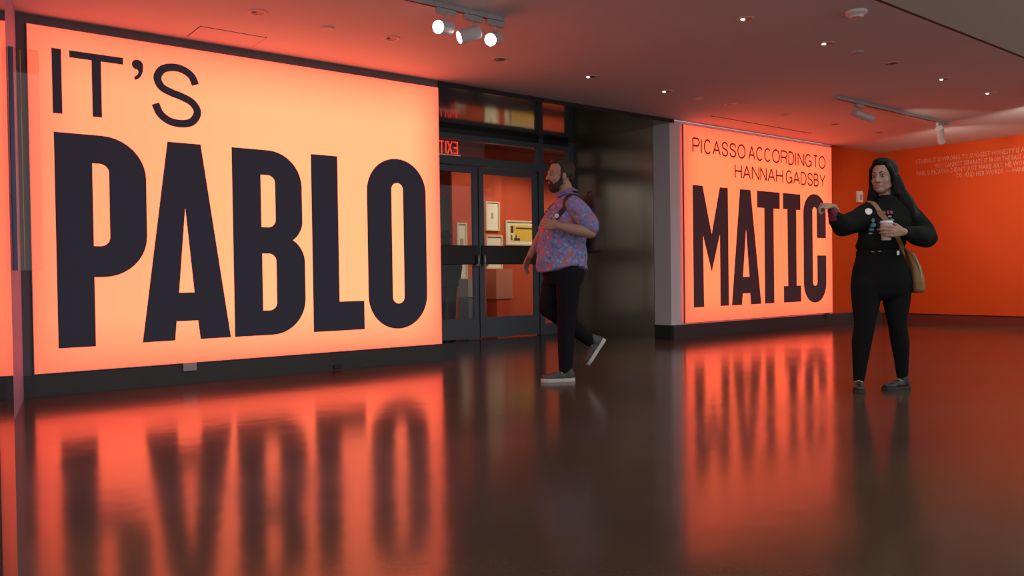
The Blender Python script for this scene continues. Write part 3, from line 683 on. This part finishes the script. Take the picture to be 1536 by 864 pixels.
def shoe(par, heel, f, up, L, upm, solem, lacem=None, k=1.0):
    f = V(f).normalized(); up = V(up); up = (up-f*up.dot(f)).normalized(); s = up.cross(f); heel = V(heel)
    P = lambda a, b, h: heel+f*a*L/.27+s*b*k+up*h*k
    bm = bmesh.new(); E = lambda q, r: addell(bm, P(*q), (r[0]*L/.27, r[1]*k, r[2]*k), (f, s, up), 20)
    E((.055, 0, .052), (.054, .036, .045)); E((.12, 0, .044), (.085, .040, .036)); E((.205, 0, .036), (.062, .045, .026)); addcap(bm, P(.06, 0, .06), P(.058, 0, .098), .040*k, .040*k)
    o = remesh('shoe', bm, .006, upm, par, 4)
    out = [(0.0, 0), (.004, .026), (.05, .036), (.11, .034), (.17, .044), (.22, .046), (.258, .030), (.27, 0), (.258, -.03), (.22, -.044), (.17, -.042), (.11, -.033), (.05, -.036), (.004, -.026)]
    bm = bmesh.new(); lo = [bm.verts.new(P(a, b, 0)) for a, b in out]; mi = [bm.verts.new(P(a*1.01-.001, b*1.05, .012)) for a, b in out]; hi = [bm.verts.new(P(a, b*1.02, .028)) for a, b in out]; n = len(out)
    for A, B in ((lo, mi), (mi, hi)):
        for i in range(n): bm.faces.new((A[i], A[(i+1) % n], B[(i+1) % n], B[i]))
    bm.faces.new(list(reversed(lo))); bm.faces.new(hi); bmesh.ops.recalc_face_normals(bm, faces=bm.faces[:])
    meshobj('sole', bm, solem, o, False)
    if lacem:
        for i, a in enumerate((.105, .125, .145, .165)):
            h = .083-.0085*i; bm = bmesh.new(); chain(bm, [(P(a, -.026, h-.012), .0045), (P(a+.004, 0, h), .0045), (P(a, .026, h-.012), .0045)]); meshobj('lace', bm, lacem, o, True)
    return o
def bvh(objs):
    vs, fs = [], []
    for o in objs:
        b = len(vs); vs += [v.co.copy() for v in o.data.vertices]; fs += [[b+i for i in p.vertices] for p in o.data.polygons]
    return BVHTree.FromPolygons(vs, fs)
def front(tree, x, z, off=.003, y0=-1.5):
    h = tree.ray_cast(V((x, y0, z)), V((0, 1, 0)))
    return (h[0]+h[1]*off, h[1]) if h[0] else (V((x, 0, z)), V((0, -1, 0)))
def trings(f, s, rows, e=.9):
    return [(V((cx, cy_, z)), s*w_, f*d_, e) for z, cx, cy_, w_, d_ in rows]

# ---- walking man
man = empty('person', (4.49, -2.02, 0), -YAW); tag(man, 'person walking left with a backpack, floral short-sleeved shirt, black trousers', 'person')
tf, ts, _ = dirs((-.89, -.456, 0)); hf, hs, hu = dirs((-.95, -.31, .03))
hc = V((.052, -.005, 1.704))
bm = bmesh.new(); add_head(bm, hc, hf, hs, hu, 1.03)
addcap(bm, (.115, 0, 1.50), (.083, 0, 1.63), .065, .06)
addloft(bm, trings(tf, ts, [(.86, .07, 0, .15, .13), (1.0, .07, 0, .16, .16), (1.15, .075, 0, .16, .16), (1.32, .09, 0, .17, .14), (1.44, .11, 0, .17, .10), (1.52, .115, 0, .08, .065)]))
for q in ([((.115, -.16, 1.45), .055), ((.275, -.245, 1.215), .045), ((.25, -.255, 1.21), .044)], [((.275, -.25, 1.21), .046), ((.16, -.285, 1.235), .046), ((.01, -.285, 1.27), .030)],
          [((.05, .17, 1.45), .055), ((-.108, .235, 1.215), .042), ((-.205, .215, 1.04), .029)],
          [((.10, -.09, .93), .08), ((.095, -.092, .72), .075), ((.088, -.09, .56), .058), ((.078, -.09, .36), .05), ((.070, -.09, .08), .038)], [((.062, .09, .91), .08), ((.0, .09, .75), .07), ((-.060, .09, .605), .058), ((.12, .09, .46), .052), ((.30, .09, .31), .036)]): chain(bm, q)
add_hand(bm, (.012, -.285, 1.27), (-1, .28, .16), (.2, 1, 0), 26, 1.0, (.5, .7, .25), tflip=-1)
add_hand(bm, (-.203, .216, 1.045), (-.42, -.1, -.9), (.75, -.55, -.3), 24, 1.0, (.6, .6, .3), tflip=1)
body_m = remesh('body', bm, .0055, M_skin_m, man, 3)
face_parts(man, hc, hf, hs, hu, 1.03, M_hair_m, M_lip_m)
P = lambda a, b, h: hc+(hf*a+hs*b+hu*h)*1.03
bm = bmesh.new(); E = lambda q, r: addell(bm, P(*q), r, (hf, hs, hu), 22)
E((-.028, 0, .055), (.098, .086, .092)); E((.026, 0, .108), (.060, .062, .032)); E((-.075, 0, -.005), (.045, .070, .062))
for b in (-1, 1): E((-.035, .075*b, .02), (.04, .013, .045)); addcap(bm, P(.012, .080*b, .04), P(.018, .076*b, -.02), .012, .010)
remesh('hair', bm, .006, M_hair_m, man, 4)
bm = bmesh.new(); E((.052, 0, -.102), (.050, .046, .042)); E((.072, 0, -.090), (.036, .036, .030)); 
for b in (-1, 1): chain(bm, [(P(.015, .072*b, -.03), .012), (P(.022, .064*b, -.065), .022), (P(.050, .046*b, -.092), .028)]); addcap(bm, P(.097, .004*b, -.050), P(.082, .030*b, -.064), .0075, .009)
remesh('beard', bm, .005, M_beard, man, 3)
bm = bmesh.new()
addloft(bm, trings(tf, ts, [(.905, .058, 0, .205, .208), (1.0, .055, 0, .200, .210), (1.12, .057, 0, .195, .200), (1.25, .068, 0, .192, .190), (1.36, .084, 0, .195, .172), (1.44, .108, 0, .185, .125), (1.50, .118, 0, .135, .092), (1.55, .112, 0, .082, .075)], .88))
chain(bm, [((.14, -.15, 1.452), .078), ((.225, -.20, 1.36), .082), ((.272, -.235, 1.265), .080)])
chain(bm, [((.06, .15, 1.45), .072), ((-.015, .20, 1.35), .070), ((-.07, .225, 1.27), .064)])
shirt = remesh('shirt', bm, .009, M_shirt, man, 5)
# hem: dips at front and back, notch at the side
for v in shirt.data.vertices:
    if v.co.z < 1.02:
        q = (v.co.x-.06)*tf.x + v.co.y*tf.y; l = abs((v.co.x-.06)*ts.x+v.co.y*ts.y)
        v.co.z += (1.02-v.co.z)/.12*(.055*(l/.2)**3 - .005)
for v in shirt.data.vertices:      # cloth folds
    v.co.x += .004*math.sin(v.co.z*38+v.co.y*22); v.co.y += .004*math.sin(v.co.z*31+v.co.x*27+1)
bm = bmesh.new()
for sg in (-1, 1):
    base = V((.10, 0, 1.555)); pts = [base+tf*.085*math.cos(a)*1.0+ts*.078*math.sin(a)*sg+V((0, 0, .03-.045*max(0, math.cos(a)))) for a in [math.pi*i/10 for i in range(11)]]
    ribbon(bm, pts, .05, [((p_-V((.10, 0, 1.50))).normalized()+V((0, 0, .4))) for p_ in pts], .006)
meshobj('collar', bm, M_shirt, man)
tree = bvh([shirt]); bm = bmesh.new()
for z in (1.42, 1.30, 1.18, 1.06):
    p_, n_ = front(tree, -.06-.02*(1.42-z), z, .003); addell(bm, p_, (.006, .006, .006), seg=8)
meshobj('buttons', bm, M_white, man)
bm = bmesh.new()
addloft(bm, trings(tf, ts, [(1.0, .06, 0, .165, .165), (.93, .065, 0, .178, .172), (.85, .07, 0, .175, .165), (.80, .07, 0, .165, .135)], .9))
chain(bm, [((.105, -.095, .90), .108), ((.095, -.092, .72), .098), ((.088, -.09, .56), .079), ((.078, -.09, .36), .072), ((.070, -.09, .105), .058)])
chain(bm, [((.045, .09, .91), .122), ((-.01, .09, .75), .110), ((-.060, .09, .605), .084), ((.12, .09, .46), .073), ((.285, .09, .325), .056)])
remesh('trousers', bm, .009, M_trouser, man, 4)
shoe(man, (.147, -.09, 0), (-1, -.12, 0), (0, 0, 1), .285, M_shoe, M_sole, M_sole, 1.05)
shoe(man, (.427, .09, .325), (-.558, -.02, -.83), (-.83, 0, .558), .27, M_shoe, M_sole, M_sole, 1.05)
# backpack, its straps follow the shirt
pack = empty('backpack', (4.49, -2.02, 0), -YAW); tag(pack, 'dark brown backpack worn by the walking man', 'backpack')
bc = V((.305, .095, 1.30)); bk = -tf
def rbox(bm, c, a, b, u, ra, rb, ru, e=.45):
    addloft(bm, [(c+u*ru*t, a*ra*k, b*rb*k, e) for t, k in ((-1, .6), (-.93, .9), (-.8, 1), (0, 1.03), (.6, 1), (.85, .88), (.95, .68), (1, .4))], 32)
bm = bmesh.new(); rbox(bm, bc, ts, bk, V((0, 0, 1)), .145, .062, .245); body_p = remesh('body', bm, .008, M_pack, pack, 3)
bm = bmesh.new(); rbox(bm, bc+bk*.062+V((0, 0, -.09)), ts, bk, V((0, 0, 1)), .11, .026, .11); remesh('front_pocket', bm, .007, M_pack, pack, 2)
bm = bmesh.new(); chain(bm, [(bc+ts*.03+V((0, 0, .235)), .008), (bc+ts*.02+V((0, 0, .275)), .008), (bc-ts*.02+V((0, 0, .275)), .008), (bc-ts*.03+V((0, 0, .235)), .008)]); meshobj('top_handle', bm, M_strap, pack, True)
def over(tree, pts, off):
    ps, ns = [], []
    for p_ in catmull(pts, 6):
        h = tree.find_nearest(p_); n_ = h[1]
        ps.append(h[0]+n_*off); ns.append(n_)
    return ps, ns
ps, ns = over(tree, [(.27, -.06, 1.50), (.235, -.115, 1.53), (.18, -.14, 1.54), (.10, -.17, 1.47), (.04, -.19, 1.39), (-.01, -.18, 1.32), (.0, -.19, 1.27)], .006)
bm = bmesh.new(); ribbon(bm, ps, .042, ns, .008); meshobj('shoulder_strap', bm, M_strap, pack)
bi = len(ps)*5//10
ps2, ns2 = over(tree, [(.24, .12, 1.50), (.16, .13, 1.54), (.08, .12, 1.54), (-.0, .10, 1.47), (-.06, .10, 1.38), (-.09, .10, 1.28)], .006)
bm = bmesh.new(); ribbon(bm, ps2, .042, ns2, .008); meshobj('shoulder_strap', bm, M_strap, pack)
bp_, bn_ = front(tree, .015, 1.352, .014); bm = bmesh.new(); d_, s_, u_ = basis(bn_); cyl(bm, bp_, bp_+bn_*.003, .019); b_ = meshobj('badge', bm, M_white, man); b_['label'] = 'small white round sticker on the chest'

# ---- pointing woman
wom = empty('person', (5.77, -4.11, 0), -YAW); tag(wom, 'person in black pointing left, long dark hair, holding a cup', 'person')
tf, ts, _ = dirs((-.22, -.975, 0)); hf, hs, hu = dirs((-.74, -.67, -.02)); hc = V((.052, -.005, 1.555)); hk = .98
bm = bmesh.new(); add_head(bm, hc, hf, hs, hu, hk); addcap(bm, (.085, .01, 1.36), (.068, .008, 1.47), .052, .048)
addloft(bm, trings(tf, ts, [(.72, .03, 0, .15, .10), (.82, .03, 0, .165, .11), (1.0, .025, 0, .12, .085), (1.15, .05, 0, .125, .09), (1.28, .085, 0, .14, .085), (1.36, .088, 0, .08, .06)]))
for q in ([((-.055, 0, 1.31), .05), ((-.285, -.08, 1.19), .038), ((-.366, -.14, 1.33), .028)], [((.235, .01, 1.30), .05), ((.335, -.05, 1.12), .038), ((.055, -.297, 1.142), .027)],
          [((-.078, 0, .75), .085), ((-.090, -.01, .62), .07), ((-.098, -.02, .49), .052), ((-.112, 0, .36), .048), ((-.12, .01, .22), .034), ((-.126, .02, .07), .028)], [((.146, 0, .75), .085), ((.14, -.01, .62), .066), ((.138, -.02, .49), .046), ((.168, 0, .355), .046), ((.192, .03, .22), .032), ((.207, .05, .07), .028)]): chain(bm, q)
add_hand(bm, (-.364, -.140, 1.338), (-1, -.15, .12), (-.1, .15, -1), 30, 1.0, (.9, .4, .3), curls=(48, 78, 82, 84), tflip=1)
add_hand(bm, (.052, -.300, 1.143), (-1, .03, .06), (0, 1, 0), 30, .98, (.35, .55, .75), curls=(30, 29, 31, 36), tflip=-1)
remesh('body', bm, .0055, M_skin_w, wom, 3)
face_parts(wom, hc, hf, hs, hu, hk, M_hair_w, M_lip_w)
P = lambda a, b, h: hc+(hf*a+hs*b+hu*h)*hk
bm = bmesh.new(); E = lambda q, r: addell(bm, P(*q), r, (hf, hs, hu), 22)
E((-.030, 0, .042), (.100, .090, .100)); E((.020, 0, .108), (.066, .066, .036)); E((-.07, 0, -.03), (.06, .082, .09))
for b in (-1, 1): chain(bm, [(P(.045, .030*b, .108), .02), (P(.045, .066*b, .06), .019), (P(.018, .082*b, .0), .019), (P(.0, .084*b, -.06), .024), (P(-.015, .082*b, -.12), .03)])
chain(bm, [(P(-.02, .075, -.02), .045), (V((.155, -.03, 1.45)), .048), (V((.20, -.05, 1.36)), .052), (V((.245, -.055, 1.27)), .045), (V((.285, -.06, 1.17)), .022)])
chain(bm, [(P(-.06, .05, -.05), .06), (V((.13, .06, 1.42)), .06), (V((.15, .10, 1.30)), .06), (V((.15, .12, 1.16)), .05), (V((.15, .12, 1.03)), .025)])
chain(bm, [(P(-.02, -.075, -.03), .035), (V((.005, .05, 1.44)), .04), (V((.0, .09, 1.33)), .04), (V((.02, .12, 1.2)), .03)])
hair = remesh('hair', bm, .006, M_hair_w, wom, 3)
for v in hair.data.vertices:
    if v.co.z < 1.55: k_ = (1.55-v.co.z)*.02; a_ = math.atan2(v.co.y, v.co.x-.1)*17; v.co.x += k_*math.sin(a_+v.co.z*6); v.co.y += k_*math.cos(a_*.8+v.co.z*5)
bm = bmesh.new()
addloft(bm, trings(tf, ts, [(1.025, .025, 0, .152, .108), (1.06, .028, 0, .168, .118), (1.15, .05, 0, .168, .122), (1.23, .072, 0, .172, .125), (1.30, .085, 0, .165, .105), (1.355, .088, 0, .115, .08), (1.40, .086, 0, .072, .066), (1.425, .085, 0, .060, .056)], .9))
chain(bm, [((-.045, 0, 1.30), .082), ((-.17, -.045, 1.235), .084), ((-.275, -.08, 1.20), .077), ((-.325, -.11, 1.235), .064), ((-.352, -.128, 1.27), .046)])
chain(bm, [((.225, .01, 1.29), .084), ((.295, -.02, 1.20), .086), ((.332, -.055, 1.115), .080), ((.24, -.15, 1.118), .074), ((.15, -.225, 1.130), .058), ((.085, -.272, 1.140), .045)])
sweater = remesh('sweatshirt', bm, .008, M_sweat, wom, 4)
for v in sweater.data.vertices:
    v.co.x += .004*math.sin(v.co.z*45+v.co.y*30); v.co.y += .004*math.sin(v.co.z*36+v.co.x*33+1)
bm = bmesh.new(); chain(bm, [((-.346, -.124, 1.262), .047), ((-.374, -.143, 1.305), .036)]); c_ = remesh('cuff', bm, .005, M_cuff, wom, 2); c_['label'] = 'maroon sleeve cuff'
bm = bmesh.new()
addloft(bm, trings(tf, ts, [(1.04, .022, 0, .146, .103), (.97, .024, 0, .165, .115), (.88, .030, 0, .195, .128), (.78, .034, 0, .210, .130), (.71, .034, 0, .190, .115), (.665, .034, 0, .11, .08)], .88))
chain(bm, [((-.075, 0, .77), .110), ((-.086, -.01, .62), .095), ((-.098, -.02, .49), .072), ((-.112, .0, .36), .070), ((-.120, .01, .22), .055), ((-.126, .02, .085), .041)])
chain(bm, [((.143, 0, .77), .110), ((.140, -.01, .62), .091), ((.138, -.02, .49), .064), ((.168, .0, .355), .066), ((.192, .03, .22), .052), ((.207, .05, .10), .041)])
pants = remesh('trousers', bm, .008, M_jean, wom, 4)
shoe(wom, (-.105, .075, 0), (-.38, -.925, 0), (0, 0, 1), .245, M_shoeb, M_soleb, M_lace, .92)
shoe(wom, (.262, .062, 0), (-.95, -.31, 0), (0, 0, 1), .235, M_shoeb, M_soleb, M_lace, .92)
tree = bvh([sweater, pants])
# belt, buckle, prints, sticker
ps, ns = [], []
for i in range(41):
    a = 2*math.pi*i/40; d_ = tf*math.cos(a)+ts*math.sin(a); h = tree.ray_cast(V((.024, 0, 1.005))+d_*.4, -d_, .5)
    if h[0]: ps.append(h[0]+d_*.003); ns.append(d_)
bm = bmesh.new(); ribbon(bm, ps, .03, ns, .005); belt = meshobj('belt', bm, M_jean, wom)
p_, n_ = front(tree, .10, 1.0, .008); bm = bmesh.new(); addbox(bm, -.009, .009, -.003, .003, -.016, .016, .002, Matrix.Translation(p_)); meshobj('buckle', bm, M_chrome, belt)
for x, z in ((-.06, 1.012), (-.02, 1.014)):
    p_, n_ = front(tree, x, z, .007); bm = bmesh.new(); addbox(bm, -.014, .014, -.002, .002, -.004, .004, 0, Matrix.Translation(p_)); meshobj('belt_stud', bm, mat('stud_grey', (.16, .16, .16), .5), belt)
def patch(name, x, z, rx, rz, m_, par, tilt=0, off=.003, lab=None):
    bm = bmesh.new(); c0, n0 = front(tree, x, z, off); vs = [bm.verts.new(c0)]; ring = []
    for k in range(20):
        a = 2*math.pi*k/20; ux = rx*math.cos(a); uz = rz*math.sin(a); X = x+ux*math.cos(tilt)-uz*math.sin(tilt); Z = z+ux*math.sin(tilt)+uz*math.cos(tilt)
        ring.append(bm.verts.new(front(tree, X, Z, off)[0]))
    for k in range(20): bm.faces.new((vs[0], ring[k], ring[(k+1) % 20]))
    r = bmesh.ops.extrude_face_region(bm, geom=bm.faces[:]); bmesh.ops.translate(bm, vec=(0, -.0015, 0), verts=[g for g in r['geom'] if isinstance(g, bmesh.types.BMVert)])
    bmesh.ops.recalc_face_normals(bm, faces=bm.faces[:]); o = meshobj(name, bm, m_, par)
    if lab: o['label'] = lab
patch('sticker', -.098, 1.300, .030, .022, M_white, wom, .35, .004, 'white oval sticker on the shoulder')
for x, z, rx, rz in ((-.064, 1.238, .016, .014), (-.062, 1.205, .020, .016), (-.068, 1.172, .014, .010), (.055, 1.235, .016, .012)): patch('print_mark', x, z, rx, rz, M_teal, sweater)
for x in (.015, .038, .060): patch('print_mark', x, 1.292, .009, .013, M_redp, sweater)
for x, z in ((.045, 1.262), (-.075, 1.145)): patch('print_mark', x, z, .012, .006, M_greyp, sweater)
# crossbody bag
bag = empty('shoulder_bag', (5.77, -4.11, 0), -YAW); tag(bag, 'tan crossbody bag hanging at the hip of the pointing woman', 'bag')
ps, ns = [], []
for i in range(19):
    t = i/18; x, z = (-.062+t*.225, 1.385-t*.40); p_, n_ = front(tree, x, z, .006, -.2 if z < 1.20 else -1.5)
    if p_.y < -.19: p_.y = -.14
    ps.append(p_); ns.append(n_)
h = tree.find_nearest(V((-.05, .03, 1.41))); ps.insert(0, h[0]+h[1]*.006); ns.insert(0, h[1]); h = tree.find_nearest(V((-.03, .10, 1.36))); ps.insert(0, h[0]+h[1]*.006); ns.insert(0, h[1])
bm = bmesh.new(); ribbon(bm, ps, .036, ns, .005); meshobj('strap', bm, M_bag, bag)
f3 = V((.92, -.30, 0)).normalized(); s3 = V((.30, .92, 0)).normalized()
bm = bmesh.new(); addloft(bm, [(V((.205, .02, 1.04)), s3*.03, f3*.014, .8), (V((.235, .0, .99)), s3*.07, f3*.026, .7), (V((.275, -.0, .90)), s3*.11, f3*.04, .65), (V((.29, -.0, .80)), s3*.125, f3*.048, .6), (V((.295, 0, .735)), s3*.118, f3*.046, .6), (V((.293, 0, .712)), s3*.10, f3*.034, .6)], 32)
remesh('body', bm, .006, M_bag, bag, 3)
bm = bmesh.new(); pts = [(.225, -.09, 1.0), (.258, -.11, .90), (.272, -.115, .80), (.275, -.11, .73)]; ribbon(bm, catmull(pts, 5), .012, V((.4, -.9, 0)), .006); meshobj('seam_piping', bm, mat('bag_piping', (.34, .26, .17), .6), bag)
# cup
cup = empty('paper_cup', (5.77, -4.11, 0), -YAW); tag(cup, 'white-lidded paper cup held in the left hand of the pointing woman', 'cup')
cc = V((-.040, -.246, 0)); Z = V((0, 0, 1)); X_, Y_ = V((1, 0, 0)), V((0, 1, 0))
bm = bmesh.new(); addloft(bm, [(cc+Z*z, X_*r, Y_*r, 1) for z, r in ((1.088, .030), (1.09, .031), (1.206, .040))], 28); meshobj('body', bm, mat('cup_paper', (.55, .42, .36), .7), cup)
bm = bmesh.new(); addloft(bm, [(cc+Z*z, X_*r, Y_*r, 1) for z, r in ((1.2062, .043), (1.214, .044), (1.2145, .041), (1.224, .039), (1.2245, .033), (1.219, .031))], 28); bmesh.ops.recalc_face_normals(bm, faces=bm.faces[:]); meshobj('lid', bm, M_white, cup)

# ---- visitor standing in the gallery, seen from behind through the left door
vis = empty('person', (7.46, 4.05, 0), -YAW); tag(vis, 'person in dark clothes standing in the gallery behind the left door', 'person')
bm = bmesh.new(); f, s_, u = dirs((.2, 1, 0)); add_head(bm, V((0, 0, 1.50)), f, s_, u, .95); addcap(bm, (0, 0, 1.32), (0, 0, 1.42), .05, .05)
addloft(bm, trings(f, s_, [(.78, 0, 0, .15, .10), (.95, 0, 0, .13, .09), (1.15, 0, 0, .15, .10), (1.28, 0, 0, .17, .09), (1.35, 0, 0, .07, .06)]))
for sg in (-1, 1):
    chain(bm, [((.16*sg, 0, 1.27), .045), ((.20*sg, 0, 1.02), .038), ((.19*sg, .06, .82), .028)]); chain(bm, [((.08*sg, 0, .8), .085), ((.085*sg, 0, .45), .055), ((.085*sg, 0, .08), .036)])
    add_hand(bm, (.19*sg, .06, .81), (0, .2, -1), (-sg, .2, 0), 22, .9, tflip=1)
remesh('body', bm, .007, M_skin_w, vis, 3)
bm = bmesh.new(); addell(bm, (0, -.015, 1.535), (.085, .10, .10)); addell(bm, (0, -.045, 1.45), (.075, .06, .09)); remesh('hair', bm, .008, M_hair_w, vis, 3)
bm = bmesh.new(); addloft(bm, trings(f, s_, [(.70, 0, 0, .20, .13), (.95, 0, 0, .175, .12), (1.15, 0, 0, .175, .12), (1.28, 0, 0, .185, .105), (1.34, 0, 0, .10, .075), (1.37, 0, 0, .06, .055)]))
for sg in (-1, 1): chain(bm, [((.16*sg, 0, 1.275), .065), ((.205*sg, 0, 1.02), .058), ((.19*sg, .055, .85), .042)])
remesh('coat', bm, .009, M_sweat, vis, 4)
bm = bmesh.new(); addell(bm, (0, 0, .8), (.17, .11, .12))
for sg in (-1, 1): chain(bm, [((.08*sg, 0, .78), .10), ((.085*sg, 0, .45), .07), ((.085*sg, 0, .09), .05)])
remesh('trousers', bm, .009, M_jean, vis, 4)
for sg in (-1, 1): shoe(vis, (.085*sg, -.07, 0), (.05*sg, 1, 0), (0, 0, 1), .24, M_shoeb, M_soleb, None, .92)
